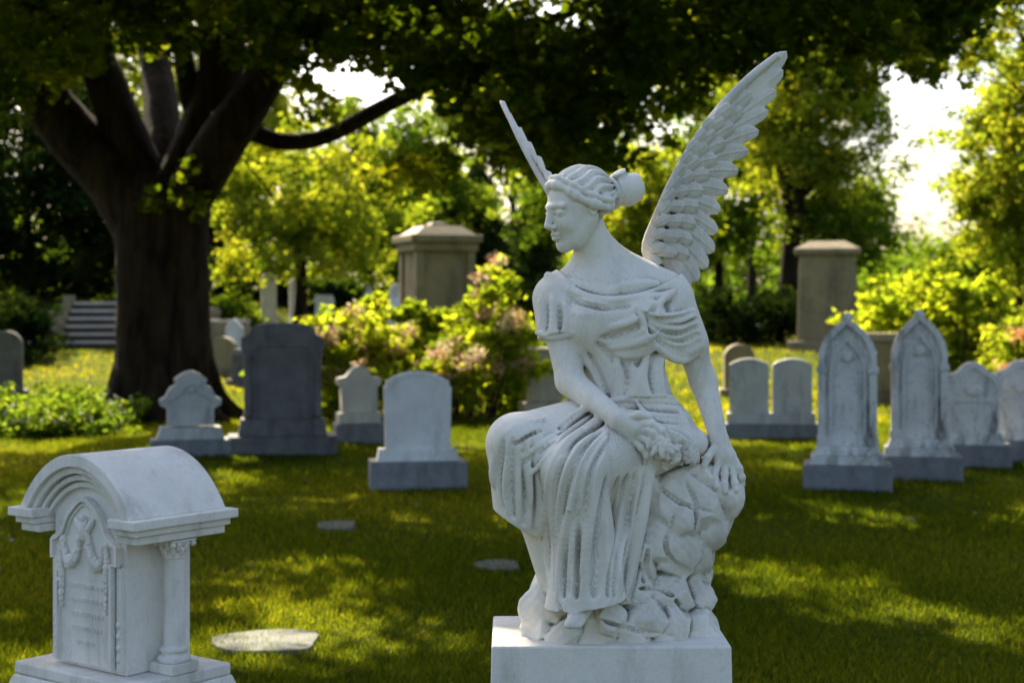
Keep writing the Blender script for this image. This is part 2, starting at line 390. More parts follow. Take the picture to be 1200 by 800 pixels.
# --- head
Hc=W(676,243,-9); fw=np.array([-.87,-.46,-.25]); fw/=np.linalg.norm(fw); up=np.array([-.02,0,1.]); up-=fw*(up@fw); up/=np.linalg.norm(up); lf=np.cross(up,fw)
RH=np.stack([fw,lf,up],1)
def hp(x,y,z): return Hc+fw*x+lf*y+up*z
def hel(c,r,k=4,mode='add',post=None): el(hp(*c),r,RH,k,mode,post)
def hrc(a,b,ra,rb,k=3,mode='add'): rc(hp(*a),hp(*b),ra,rb,k,mode)
hel((-5,0,9),(38.5,29.5,34)); hel((12,0,-12),(25,22.5,33),8)
hrc((2,0,-22),(25,0,-37),17,9.5,8); hel((29,0,-40),(7,8,6.5),6)
for s_ in (1,-1):
    hrc((-4,21*s_,-16),(18,10*s_,-36),7,7,8)
    hel((24,12*s_,-14),(9,8,10),6)
    hrc((35,3*s_,8),(28,19*s_,7),3.0,3,5)
    hel((37,11.5*s_,0),(5,6.5,4.5),5,'sub')
    hel((28.5,11.5*s_,-.5),(6.0,6.8,5.2),1.5)
    hrc((33.9,5*s_,1.5),(32.2,17*s_,.5),1.4,1.2,1.5); hrc((33.4,6*s_,-4),(31.6,16*s_,-3),1.0,.9,1.5)
    hel((38.5,4.0*s_,-15.5),(4.2,3.0,2.8),2)
    hel((-4,28*s_,-5),(5.5,3,9),1.5); hel((-3,31*s_,-4),(3,2,5.5),1.5,'sub')
hrc((35,0,6),(43.5,0,-12),3.2,3.8,4); hel((44.0,0,-13),(3.3,3.4,3.0),2)
hrc((37.0,-6,-24.5),(38.8,-1,-23.2),2.0,2.4,2); hrc((37.0,6,-24.5),(38.8,1,-23.2),2.0,2.4,2)
hrc((36.8,-4.5,-28.3),(37.8,0,-28.8),2.2,2.8,2); hrc((36.8,4.5,-28.3),(37.8,0,-28.8),2.2,2.8,2)
hrc((40.0,-6,-26.3),(40.0,6,-26.3),.8,.8,1.2,'sub')
def hairpost(d,lx,ly,lz):
    th=np.arctan2(lz,np.abs(ly)+1e-3)
    d=d-1.5*np.sin(18*th+.10*lx+1.2*np.sin(lx*.16))
    pl=(lx+9-.72*(lz+16))/1.24
    d=np.maximum(d,pl-6+1.3*np.sin(lz*.3)); return np.maximum(d,(-lz-27))
hel((-10,0,11),(40.5,33.5,36),2,'add',hairpost)
for s_ in (1,-1):
    P=crom([(26,2*s_,33),(21,17*s_,26),(9,27.5*s_,11),(-7,32*s_,0),(-24,28*s_,-7),(-40,14*s_,-2),(-52,2*s_,6)],18)
    for i in range(17):
        w=1.2*sin(i*1.7)
        hrc(P[i],P[i+1],5.2+w,5.2+1.2*sin((i+1)*1.7),1.4)
    P2=P+np.array([-5,1.0*s_,7])
    for i in range(15): hrc(P2[i],P2[i+1],3.8+.9*sin(i*1.9),3.8+.9*sin(i*1.9+1.9),1.4)
hrc((-38,0,5),(-56,0,7),16,13,3)
def bunpost(d,lx,ly,lz):
    ph=np.arctan2(lz,ly); r=np.sqrt(ly*ly+lz*lz)
    return d-2.6*np.sin(3*ph+.42*r+lx*.12)
el(hp(-69,0,7),(22,23,22),RH,2,'add',bunpost)
for i in range(20):
    a0,a1=2*pi*i/20,2*pi*(i+1)/20
    hrc((-50,17*cos(a0),6+17*sin(a0)),(-50,17*cos(a1),6+17*sin(a1)),3.0,3.0,1)
print('sdf',time.time()-T0)
# --- surface nets
def boxblur(S_,w):
    F_=S_.astype(f4)
    for ax in range(3):
        c=np.cumsum(F_,axis=ax,dtype=f4); n=F_.shape[ax]; o=np.array(F_)
        a=[slice(None)]*3;b=[slice(None)]*3;d=[slice(None)]*3
        d[ax]=slice(w+1,n-w); a[ax]=slice(2*w+1,n); b[ax]=slice(0,n-2*w-1)
        o[tuple(d)]=(c[tuple(a)]-c[tuple(b)])/(2*w+1); F_=o
    return F_
def snets(G,gx,gy,gz,h):
    S_=G<0
    c=S_[:-1,:-1,:-1].astype(np.int8)
    for i,j,k in [(1,0,0),(0,1,0),(0,0,1),(1,1,0),(1,0,1),(0,1,1),(1,1,1)]:
        c+=S_[i:S_.shape[0]-1+i,j:S_.shape[1]-1+j,k:S_.shape[2]-1+k]
    act=(c>0)&(c<8); del c
    I,J,K=np.nonzero(act); n=len(I)
    idx=np.full(act.shape,-1,np.int32); idx[I,J,K]=np.arange(n)
    acc=np.zeros((n,3)); cnt=np.zeros(n)
    cor=[(i,j,k) for i in (0,1) for j in (0,1) for k in (0,1)]
    val={q:G[I+q[0],J+q[1],K+q[2]].astype(np.float64) for q in cor}
    for a in cor:
        for ax in range(3):
            if a[ax]==0:
                b=list(a); b[ax]=1; b=tuple(b); va,vb=val[a],val[b]
                m=(va<0)!=(vb<0); t=np.where(m,va/(va-vb+1e-12),0)
                p=np.array(a,float)[None,:]+np.zeros((n,3)); p[:,ax]+=t
                acc[m]+=p[m]; cnt[m]+=1
    P=acc/cnt[:,None]+np.stack([I,J,K],1)
    V=P*h+np.array([gx[0],gy[0],gz[0]])
    Q=[]
    for ax in range(3):
        s0=[slice(1,-1)]*3; s1=[slice(1,-1)]*3; s0[ax]=slice(0,-1); s1[ax]=slice(1,None)
        A_,B_=S_[tuple(s0)],S_[tuple(s1)]; m=A_!=B_
        ii=np.stack(np.nonzero(m),1); off=np.ones(3,int); off[ax]=0; ii=ii+off
        sg=A_[m]
        o1,o2=[x for x in range(3) if x!=ax]
        def cell(d1,d2):
            q=ii.copy(); q[:,o1]-=d1; q[:,o2]-=d2; return idx[q[:,0],q[:,1],q[:,2]]
        q=np.stack([cell(1,1),cell(0,1),cell(0,0),cell(1,0)],1)
        flip=sg if ax!=1 else ~sg
        q[~flip]=q[~flip][:,::-1]
        Q.append(q)
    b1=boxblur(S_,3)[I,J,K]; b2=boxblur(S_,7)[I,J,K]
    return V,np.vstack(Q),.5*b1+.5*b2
V,Q,cavv=snets(G,gx,gy,gz,h); del G
ok=(Q>=0).all(1); Q=Q[ok]
V=V*US+np.array([0,4.3,HC])
statue=empty('angel_statue',(0.27,4.2,0))
def par(o,p):
    o.parent=p; o.matrix_parent_inverse=Matrix.Translation(-Vector(p.location))
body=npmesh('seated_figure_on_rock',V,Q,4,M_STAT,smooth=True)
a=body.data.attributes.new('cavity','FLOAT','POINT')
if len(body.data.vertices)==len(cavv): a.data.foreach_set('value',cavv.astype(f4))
md=body.modifiers.new('sm','SMOOTH'); md.factor=.5; md.iterations=1
par(body,statue)
print('mesh',len(V),cavv.min(),cavv.mean(),cavv.max(),time.time()-T0)
# --- wings
def feather(bb,base,tip,wd,th,layer,curve=0.):
    base=np.array(base,float);tip=np.array(tip,float); ax=tip-base; Lg=np.linalg.norm(ax); ax/=Lg; pe=np.array([-ax[1],ax[0]])
    nt_,ns=18,11; front=[];back=[]
    for i in range(nt_):
        t=i/(nt_-1); w=wd*min(1,.55+t*1.2)*(max(0,1-t**7))**.5+.15
        cpt=base+ax*Lg*t+pe*curve*sin(pi*t)
        for j in range(ns):
            s=-1+2*j/(ns-1); q=cpt+pe*w*s
            tk=th*(1-.8*s*s)*(1-.25*t)+(1.0 if j==ns//2 else (-.3 if abs(j-ns//2)==1 else 0))
            tilt=s*1.4
            front.append((q[0],q[1],layer-tk+tilt)); back.append((q[0],q[1],layer+tk+tilt))
    V=front+back; n=nt_*ns; F=[]
    for i in range(nt_-1):
        for j in range(ns-1):
            a=i*ns+j; F+=[(a,a+1,a+ns+1,a+ns),(n+a,n+a+ns,n+a+ns+1,n+a+1)]
        F+=[(i*ns,i*ns+ns,n+i*ns+ns,n+i*ns),(i*ns+ns-1,n+i*ns+ns-1,n+i*ns+2*ns-1,i*ns+2*ns-1)]
    for j in range(ns-1): F+=[(j,n+j,n+j+1,j+1),((nt_-1)*ns+j,(nt_-1)*ns+j+1,n+(nt_-1)*ns+j+1,n+(nt_-1)*ns+j)]
    bb.add(V,F,0,True)
def wing_mesh():
    bb=B(); nf=14; tips=crom([(922,60),(917,86),(907,114),(895,142),(881,170),(867,198),(853,226),(843,254),(840,284),(833,308),(820,328),(806,342)],nf)
    bas=crom([(862,134),(838,162),(817,193),(799,230),(785,266),(778,300)],nf)
    for i in range(nf):
        feather(bb,bas[i],tips[i],10.2 if i<10 else 11,3.2,5-.6*i+(i%2)*.3,curve=-2-1.5*(i/nf))
    o_=[(908,80),(896,114),(872,162),(846,214),(828,262),(822,305),(800,325),(775,310),(772,270),(795,215),(820,170),(850,130),(882,96)]
    bb.prism(o_,1.5,5)
    k=26
    for j in range(bb.n-k,bb.n):
        x,y,z=bb.V[j]; bb.V[j]=(x,z,y)
    nt2=11; tips2=crom([(880,108),(864,140),(847,172),(832,204),(821,236),(815,270),(808,300)],nt2)
    bas2=crom([(850,135),(822,175),(800,210),(783,250),(772,290)],nt2)
    for i in range(nt2): feather(bb,bas2[i],tips2[i],8.8,3.2,-2-.5*i,curve=-2)
    tips3=crom([(858,124),(838,154),(820,186),(807,222),(800,260),(794,298)],11); bas3=crom([(838,138),(812,174),(793,212),(777,250),(764,290)],11)
    for i in range(11): feather(bb,bas3[i],tips3[i],7.5,3.0,-8-.35*i)
    tips4=crom([(836,140),(814,172),(797,208),(785,246),(780,288)],11); bas4=crom([(824,150),(802,184),(783,222),(770,256),(762,292)],11)
    for i in range(11): feather(bb,bas4[i],tips4[i],6.5,2.6,-12-.3*i)
    P=crom([(768,312),(762,290),(774,255),(792,212),(816,168),(846,126),(880,90),(912,64)],26)
    bb.tube([(a,b,-2) for a,b in P],np.linspace(12,4,26)*np.r_[np.linspace(.9,1,4),np.ones(22)],12)
    return bb
wb=wing_mesh()
WV=np.array(wb.V)
def place(WV,name,mode):
    b2=B(); b2.F=wb.F; b2.mi=wb.mi; b2.sm=wb.sm
    if mode=='r':
        dy=44+.18*(WV[:,0]-770)+WV[:,2]; P=np.stack([(WV[:,0]-600)*(1+dy/1800),dy,(HY-WV[:,1])*(1+dy/1800)],1)
    else:
        root=W(708,318,44); tip=W(588,116,150)
        e1=(tip-root); Ls=np.linalg.norm(e1); e1/=Ls
        e2=np.array([.46,1,0.]); e2-=e1*(e1@e2); e2/=np.linalg.norm(e2); e3=np.cross(e1,e2)
        a1=np.array([154,248.])/292; a2=np.array([248,-154.])/292
        d=np.stack([WV[:,0]-768,-(WV[:,1]-308)],1); u=d@a1*Ls/292; v=d@a2
        P=root+u[:,None]*e1+(v*.9)[:,None]*e2+(WV[:,2]*.6)[:,None]*e3
    P=P*US+np.array([0,4.3,HC]); b2.V=[tuple(p) for p in P]; b2.n=len(P)
    o=b2.build(name,[M_WING]); 
    rm=o.modifiers.new('r','REMESH'); rm.mode='VOXEL'; rm.voxel_size=.0026; rm.use_smooth_shade=True
    sm=o.modifiers.new('s','SMOOTH'); sm.iterations=1
    par(o,statue)
place(WV,'left_wing','r'); place(WV,'right_wing','l')
# --- pedestal
zp=HC-370.5*US
b=B(); sc=US
x0,x1=-25*sc,243*sc; cx=(x0+x1)/2; w=x1-x0; cy=4.3-35*sc; dd=172*sc
b.tbox(0,0,zp-.30,zp,w,dd,w-.012,dd-.012); b.tbox(0,0,.18,zp-.302,w-.03,dd-.03); b.tbox(0,0,-.05,.178,w+.16,dd+.16)
o=b.build('pedestal',[M_MON],(cx,cy,0),0,.006); par(o,statue)

# ================================================================ GRAVESTONES
def arc(cx,cz,r,a0,a1,n): return [(cx+r*cos(radians(a0+(a1-a0)*i/(n-1))),cz+r*sin(radians(a0+(a1-a0)*i/(n-1)))) for i in range(n)]
def G3(bd,name,px,py,rz,mats,bev=.01,d=None,z=None):
    if d is None: d=3168/(py-360)
    x=X_(px,d); o=bd.build(name,mats,(x,d,float(tz(x,d)) if z is None else z),rz,bev); return o
b=B(); b.tbox(0,0,-.05,.27,.93,.48,mat=1); b.tbox(0,0,.272,.38,.78,.36,.74,.32)
top=[(-.31,.36),(-.325,.98)]+[(-.30,1.0)]+[(x,z) for x,z in arc(0,.62,.515,126,54,14)]+[(.30,1.0),(.325,.98),(.31,.36)]
b.prism(top,-.11,.11); b.strip([(x*.86,(z-.4)*.93+.42) for x,z in top[1:-1]],.012,-.118,-.10)
G3(b,'marble_headstone',489,572,radians(8),[M_WHITE,M_BASE])
b=B(); b.tbox(0,0,-.05,.2,.92,.5,mat=1); b.tbox(0,0,.202,.34,.78,.4,.7,.34)
hl=[(.0,.36),(.27,.36),(.27,.56),(.35,.60),(.36,.66),(.29,.70),(.24,.80),(.17,.84),(.19,.90),(.12,.955),(.05,.99),(0,1.0)]
o_=hl+[(-x,z) for x,z in hl[::-1][1:-1]]
b.prism(o_,-.13,.13); b.strip(crom([(-.3,.64),(-.15,.72),(0,.86),(.15,.72),(.3,.64)],16),.03,-.155,-.12); b.strip([(-.2,.42),(-.2,.6),(.2,.6),(.2,.42)],.015,-.14,-.12)
b.ell((0,-.13,.78),(.06,.03,.05))
G3(b,'carved_headstone',223,535,radians(14),[M_WGREY,M_BASE])
b=B(); b.tbox(0,0,-.05,.22,1.28,.62); b.tbox(0,0,.222,.42,1.05,.48,.98,.42)
hl=[(.0,.42),(.45,.42),(.45,1.2),(.49,1.25),(.49,1.38),(.40,1.42),(.37,1.50),(.30,1.535),(.16,1.555),(0,1.56)]
b.prism(hl+[(-x,z) for x,z in hl[::-1][1:-1]],-.15,.15)
for s_ in(-1,1): b.lathe([(.05,.44),(.06,.48),(.045,.5),(.045,1.12),(.06,1.16),(.065,1.2)],s_*.41,-.15,14)
b.strip([(-.3,.5),(-.3,1.28),(.3,1.28),(.3,.5)],.02,-.165,-.14)
G3(b,'granite_headstone',331,532,radians(10),[M_GREY])
b=B(); b.tbox(0,0,-.05,.26,.62,.42,mat=1); b.tbox(0,0,.262,.4,.55,.34)
hl=[(0,.4),(.23,.4),(.23,.72),(.28,.76),(.28,.84),(.17,.86),(.08,.97),(0,1.01)]
b.prism(hl+[(-x,z) for x,z in hl[::-1][1:-1]],-.12,.12)
G3(b,'peaked_headstone',420,520,radians(14),[M_WTAN,M_BASE])
b=B(); b.tbox(0,0,-.05,.2,1.3,.5,mat=1); b.tbox(0,0,.202,.34,1.16,.38)
for s_ in (-1,1):
    t_=[(-.26,.34),(-.26,.98)]+arc(0,.62,.45,125,55,10)+[(.26,.98),(.26,.34)]
    b.prism(t_,-.1,.1,dx=s_*.285); b.strip([(x*.82+s_*.285,(z-.4)*.9+.44) for x,z in t_[1:-1]],.012,-.108,-.09)
G3(b,'double_headstone',903,514,radians(-8),[M_WGREY,M_BASE])
def gothic(name,px,py,rz,Ht=1.62):
    b=B(); b.tbox(0,0,-.05,.24,.84,.62,mat=1); b.tbox(0,0,.242,.33,.70,.46); b.tbox(0,0,.332,.42,.64,.40,.56,.34)
    def lan(w,z0,z1,z2,n=13):
        R=[]
        for i in range(n):
            t=i/(n-1); R.append((w*(1-t**2.1)*(1+.05*sin(pi*t)),z1+(z2-z1)*t**.80))
        return [(-w,z0)]+[(-x,z) for x,z in R]+[(x,z) for x,z in R[::-1][1:]]+[(w,z0)]
    b.prism(lan(.235,.42,1.12,Ht-.02),-.10,.10)
    for s_ in(-1,1):
        b.tbox(s_*.245,0,.42,1.12,.07,.30); b.tbox(s_*.245,0,1.122,1.18,.10,.33); b.tbox(s_*.245,0,.422,.50,.095,.325)
    p=lan(.245,1.12,1.17,Ht+.01); b.strip(p[1:-1],.06,-.155,.155)
    b.strip(lan(.165,.54,1.04,Ht-.18)[0:],.022,-.125,-.09)
    b.strip([(x*.8,z) for x,z in lan(.145,.58,1.02,Ht-.26)],.012,-.115,-.09)
    b.ell((0,0,Ht+.04),(.055,.06,.05)); b.ell((0,-.11,Ht-.34),(.06,.03,.06),nu=10)
    for s_ in(-1,1):
        b.ell((s_*.25,0,1.32),(.035,.1,.035)); b.ell((s_*.175,0,1.47),(.035,.1,.035))
    return G3(b,name,px,py,rz,[M_WHITE2,M_BASE],.006)
gothic('gothic_headstone',993,571,radians(-12)); gothic('gothic_headstone',1077,559,radians(-12),1.66)
def trefoil(px,py):
    b=B(); b.tbox(0,0,-.05,.24,.8,.55,mat=1); b.tbox(0,0,.242,.36,.66,.42,.6,.36)
    o_=[(-.27,.36),(-.27,.78),(-.31,.80),(-.31,.9)]+arc(-.2,.93,.1,190,90,6)+arc(0,.98,.17,150,30,9)+arc(.2,.93,.1,90,-10,6)+[(.31,.9),(.31,.80),(.27,.78),(.27,.36)]
    b.prism(o_,-.15,.15); b.strip([(x*.78,(z-.4)*.85+.45) for x,z in o_[4:-4]],.025,-.17,-.13)
    b.strip([(-.2,.4),(-.2,.72),(.2,.72),(.2,.4)],.02,-.165,-.13); b.ell((0,-.15,.84),(.1,.03,.07))
    G3(b,'trefoil_headstone',px,py,radians(-14),[M_WHITE2,M_BASE])
trefoil(1140,545); trefoil(1196,540)
b=B(); b.tbox(0,0,-.3,.25,2.3,2.0); b.tbox(0,0,.252,2.75,1.75,1.5,1.6,1.4); b.tbox(0,0,2.752,2.9,1.9,1.65); b.tbox(0,0,2.902,3.15,1.9,1.65,1.0,.8)
G3(b,'tall_stone_monument',970,406,radians(-12),[M_TAN],.03,d=45)
b=B(); b.tbox(0,0,-.3,.5,2.0,1.9); b.tbox(0,0,.502,2.9,1.3,1.3); b.tbox(0,0,2.902,3.1,1.55,1.55); b.tbox(0,0,3.102,3.28,1.72,1.72); b.tbox(0,0,3.282,3.5,1.5,1.5,.9,.9); b.tbox(0,0,3.502,3.6,.5,.5,.3,.3)
for s_ in(-1,1):
    for t_ in(-1,1): b.tbox(s_*.62,t_*.62,.502,2.9,.2,.2)
G3(b,'sandstone_monument',512,400,radians(20),[M_TAN],.03,d=36)
b=B(); b.tbox(0,0,-.2,.2,1.1,.8); b.tbox(0,0,.202,1.15,.85,.55); b.tbox(0,0,1.152,1.3,.95,.65,.8,.5)
G3(b,'stone_block_marker',1030,440,radians(-10),[M_TAN],.02,d=28)
b=B(); b.tbox(0,0,-.2,.15,.8,.5); b.prism([(-.3,.15),(-.3,.75)]+arc(0,.7,.32,160,20,9)+[(.3,.75),(.3,.15)],-.12,.12)
G3(b,'weathered_headstone',866,440,0,[M_TAN],.02,d=30)
b=B(); b.tbox(0,0,-.2,.2,.75,.55); b.tbox(0,0,.202,1.0,.55,.4); b.tbox(0,0,1.002,1.08,.62,.46)
G3(b,'pale_stone_pillar',637,480,radians(10),[stone('pale_stone',(.5,.45,.36),(.36,.32,.25))],.015,d=25)
def small(px,d,hh,w,mat,kind,name='small_headstone'):
    b=B(); b.tbox(0,0,-.2,.15,w*1.3,.5)
    if kind==0: b.prism([(-w/2,.15),(-w/2,hh-w*.35)]+arc(0,hh-w*.5,w*.5,165,15,9)+[(w/2,hh-w*.35),(w/2,.15)],-.1,.1)
    elif kind==1: b.tbox(0,0,.152,hh*.8,w,.4,w*.9,.36); b.tbox(0,0,hh*.8+.002,hh,w*1.1,.45,w*.8,.3)
    else: b.prism([(-w/2,.15),(-w/2,hh*.7),(0,hh),(w/2,hh*.7),(w/2,.15)],-.12,.12)
    G3(b,name,px,400,random.uniform(-.3,.3),[mat],.015,d=d)
for px,d,hh,w,mt,kd in [(315,51,1.75,.5,M_WHITE,0),(348,51,1.75,.5,M_WHITE,0),(380,50,1.35,.6,M_WHITE,1),(432,50,1.8,.42,M_WHITE,2),(466,50,1.8,.5,M_WHITE,0),(455,47,1.4,.9,M_WHITE,1),(262,36,.9,.7,M_TAN,0),(290,33,.8,.6,M_GREY,1),(245,48,1.0,.7,M_TAN,1),
    (8,30,1.3,.6,M_GREY,0),(38,44,.5,.6,M_WHITE,1),(412,40,.8,.9,M_BASE,1),(880,60,.9,.5,M_WHITE,0),(275,45,.9,.5,M_WHITE,2)]: small(px,d,hh,w,mt,kd)
for px,py,w,l in [(395,618,.30,.5),(583,665,.30,.4),(313,755,.55,.52)]:
    b=B(); n=22; o_=[]
    for i in range(n):
        a=2*pi*i/n; r=1+.06*sin(3*a+px)+.04*sin(5*a); o_.append((w*.5*np.sign(cos(a))*abs(cos(a))**.75*r,l*.5*np.sign(sin(a))*abs(sin(a))**.75*r))
    b.add([(x,y,-.03) for x,y in o_]+[(x,y,.028) for x,y in o_],[tuple(range(n))[::-1],tuple(range(n,2*n))]+[(i,(i+1)%n,(i+1)%n+n,i+n) for i in range(n)])
    G3(b,'flat_grave_marker',px,py,.15,[M_FLAT],.008)
b=B()
for i in range(6):
    b.tbox(0,i*.42+.5,-.3,.23*(i+1)-.09,1.9,.42); b.tbox(0,i*.42+.45,.23*(i+1)-.088,.23*(i+1),1.9,.53,mat=2)
for s_ in(-1,1):
    b.tbox(s_*1.25,0.1,-.3,1.0,.45,.5,mat=1); b.tbox(s_*1.25,.1,1.002,1.1,.55,.6,mat=1)
    for i in range(5): b.tbox(s_*1.15,.62+i*.5,-.3,.5+.27*i,.3,.49,mat=1)
for s_ in (-1,1): b.tbox(s_*3.0,1.0,-.3,.75,3.0,.3,mat=1); b.tbox(s_*3.0,1.0,.752,.85,3.0,.4,mat=2)
G3(b,'stone_staircase',105,405,radians(4),[M_STEP,M_TAN,M_TREAD],.02,d=44.5)

# ================================================================ FRONT-LEFT MONUMENT
mon=empty('ornate_marble_monument',(-1.42,5.6,0)); mon.rotation_euler=(0,0,radians(-37)); mon.scale=(.72,.72,1)
def mp(b,name,bev=.004):
    o=b.build(name,[M_MON],bevel=bev); o.parent=mon; return o
b=B(); b.tbox(0,0,-.05,.20,1.10,.90); b.tbox(0,0,.202,.37,1.0,.80); b.tbox(0,0,.372,.425,.94,.72,.90,.66); b.tbox(0,0,.427,.47,.90,.64); mp(b,'stepped_base',.008)
b=B(); ZC=1.02; Z0=.472; CZ=ZC-.337
b.tbox(0,0,Z0,ZC,.56,.40)
tym=[(-.36,ZC-.01)]+arc(0,CZ,.49,135,45,22)+[(.36,ZC-.01)]
b.prism(tym,-.20,.20); mp(b,'body_wall')
b=B()
b.strip(arc(0,CZ,.535,141,39,34),.045,-.30,.30)
b.strip(arc(0,CZ,.500,141,39,34),.026,-.275,.275)
b.strip(arc(0,CZ,.472,140,40,34),.02,-.25,.25)
b.strip(arc(0,CZ,.446,140,40,34),.02,-.228,.228)
mp(b,'vaulted_roof',.004)
b=B()
for s_ in(-1,1):
    b.tbox(s_*.395,0,ZC-.02,ZC+.012,.20,.66); b.tbox(s_*.385,0,ZC-.045,ZC-.022,.17,.60); b.tbox(s_*.375,0,ZC-.075,ZC-.047,.15,.56)
mp(b,'side_cornices',.004)
b=B(); zt=ZC-.079; kr=1.3
for s_ in(-1,1):
    cx_=s_*.37; cy_=.02
    b.tbox(cx_,cy_,Z0,Z0+.035,.17,.17)
    b.lathe([(r*kr,z) for r,z in [(.06,Z0+.036),(.064,Z0+.046),(.06,Z0+.056),(.05,Z0+.06),(.048,Z0+.068),(.055,Z0+.076),(.052,Z0+.086),(.042,Z0+.092),(.04,Z0+.10),(.036,zt-.07),(.041,zt-.066),(.041,zt-.06),(.037,zt-.055),(.04,zt-.034),(.05,zt-.016),(.06,zt-.006)]],cx_,cy_,28)
    for ring,(zz_,rr_,nn) in enumerate([(zt-.046,.042*kr,8),(zt-.026,.05*kr,8)]):
        for i in range(nn):
            a=2*pi*(i+.5*ring)/nn; R=np.array(Matrix.Rotation(a,3,'Z')@Matrix.Rotation(.5,3,'Y'))
            b.ell((cx_+rr_*cos(a),cy_+rr_*sin(a),zz_),(.010,.015,.018),R,8,6)
            b.ell((cx_+(rr_+.009)*cos(a),cy_+(rr_+.009)*sin(a),zz_+.012),(.009,.013,.006),R,8,6)
    b.tbox(cx_,cy_,zt-.006,zt,.155,.155)
    for q in ((-1,-1),(1,-1),(1,1),(-1,1)): b.ell((cx_+q[0]*.064,cy_+q[1]*.064,zt-.016),(.017,.017,.012),None,8,6)
mp(b,'side_columns',.002)
b=B()
fr=[(-.21,.49),(-.21,.86),(-.25,.86),(-.25,.92)]+[(x,z) for x,z in crom([(-.23,.93),(-.17,.955),(-.12,1.02),(0,1.08),(.12,1.02),(.17,.955),(.23,.93)],22)]+[(.25,.92),(.25,.86),(.21,.86),(.21,.49)]
b.prism(fr,-.225,-.18)
b.strip(fr,.018,-.248,-.22); b.strip([(x*.88,(z-.52)*.93+.54) for x,z in fr[4:-4]],.008,-.236,-.22)
yv=-.232
for s_ in(-1,1):
    for P,r in ((crom([(s_*.02,.98),(s_*.06,.88),(s_*.12,.85),(s_*.165,.91)],18),.020),(crom([(s_*.175,.91),(s_*.18,.85),(s_*.175,.79),(s_*.178,.69)],14),.016)):
        for i,(x,z) in enumerate(P):
            rr=r*(.6+.6*sin(pi*i/(len(P)-1)))
            b.ell((x,yv-.006,z),(rr,rr,rr),None,8,6)
            for q in range(2): b.ell((x+random.uniform(-1,1)*rr*.8,yv-.016,z+random.uniform(-1,1)*rr*.8),(rr*.5,)*3,None,6,4)
    for zz_ in (.53,.57,.61,.65): b.ell((s_*.245,-.20,zz_),(.024,.035,.02),None,8,6)
    b.tbox(s_*.25,-.20,.49,.85,.035,.045)
    b.ell((s_*.17,yv,.925),(.02,.02,.018)); 
b.ell((0,yv-.006,.97),(.028,.026,.045)); b.ell((.0,yv-.012,1.01),(.017,.018,.015))
for s_ in(-1,1): b.ell((s_*.04,yv-.004,.98),(.048,.016,.016),np.array(Matrix.Rotation(-s_*.7,3,'Y')),10,6)
for zz_ in (.76,.71,.66,.61,.56): 
    w_=.24 if zz_>.57 else .14
    x=-w_/2
    while x<w_/2:
        l=random.uniform(.006,.018); b.tbox(x+l/2,-.2265,zz_,zz_+.014,l,.007); x+=l+.006
mp(b,'carved_front_relief',.0)

# ================================================================ GROUND + GRASS
m,nt,out=newmat('lawn_ground')
tc=N(nt,'ShaderNodeTexCoord'); v=tc.outputs['Object']
n1=noise(nt,v,.5,4,.6); n2=noise(nt,v,14,6,.75)
c=ramp(nt,n1,[(.3,(.030,.046,.007)),(.7,(.062,.078,.012))]); c=mixc(nt,ramp(nt,n2,[(.4,0),(.75,.8)]),c,(.11,.12,.020))
c=mixc(nt,ramp(nt,n2,[(.25,.7),(.42,0)]),c,(.014,.018,.006))
bs=N(nt,'ShaderNodeBsdfPrincipled'); nt.links.new(c,bs.inputs['Base Color']); bs.inputs['Roughness'].default_value=1; bs.inputs['Specular IOR Level'].default_value=.05
bp=N(nt,'ShaderNodeBump'); bp.inputs['Strength'].default_value=1; bp.inputs['Distance'].default_value=.05; nt.links.new(n2,bp.inputs['Height']); nt.links.new(bp.outputs[0],bs.inputs['Normal'])
nt.links.new(bs.outputs[0],out.inputs[0]); M_LAWN=m
u=np.linspace(-1,1,181); xs=np.sign(u)*np.abs(u)**2.2*400; ys=np.r_[np.linspace(-60,0,12)[:-1],np.linspace(0,110,220),np.linspace(112,1200,40)]
Xg,Yg=np.meshgrid(xs,ys,indexing='ij'); Zg=tz(Xg,Yg); nx,ny=Xg.shape
ii=np.arange(nx*ny).reshape(nx,ny); q=np.stack([ii[:-1,:-1],ii[1:,:-1],ii[1:,1:],ii[:-1,1:]],-1).reshape(-1,4)
npmesh('lawn_ground',np.stack([Xg,Yg,Zg],-1).reshape(-1,3),q,4,M_LAWN,True)
M_GRASS=leafmat('grass_blades',(.018,.032,.005),(.050,.068,.008),(.13,.125,.020),trans=.55,tcol=(5.0,4.2,.9))
def grass(n,d0,d1,hh,ww,seed):
    r=np.random.default_rng(seed)
    d=d0*(d1/d0)**r.random(n); x=(r.random(n)*2-1)*(d*.36+.6); y=d
    z=tz(x,y); a=r.random(n)*2*pi; H_=hh*r.uniform(.5,1.25,n)*(1+.35*np.sin(x*2.1)*np.sin(y*1.7)); w_=ww*(d/d0)**.8*r.uniform(.6,1.3,n)
    lean=r.normal(0,.55,(n,2))*H_[:,None]
    V=np.zeros((n,3,3)); V[:,0]=np.stack([x-np.cos(a)*w_,y-np.sin(a)*w_,z-.005],1); V[:,1]=np.stack([x+np.cos(a)*w_,y+np.sin(a)*w_,z-.005],1)
    V[:,2]=np.stack([x+lean[:,0],y+lean[:,1],z+H_],1)
    t=np.clip(.38+.25*np.sin(x*.9+y*.4)*np.sin(y*.8)+r.normal(0,.22,n),0,1)
    return V.reshape(-1,3),t
Va,ta=grass(380000,6.6,24,.045,.0038,1); Vb,tb=grass(110000,22,75,.07,.014,2)
VV=np.vstack([Va,Vb]); npmesh('lawn_grass',VV,np.arange(len(VV)),3,M_GRASS,tint=np.r_[ta,tb+.2])  # far blades tinted lighter: sunlight on the distant lawn put into their colour

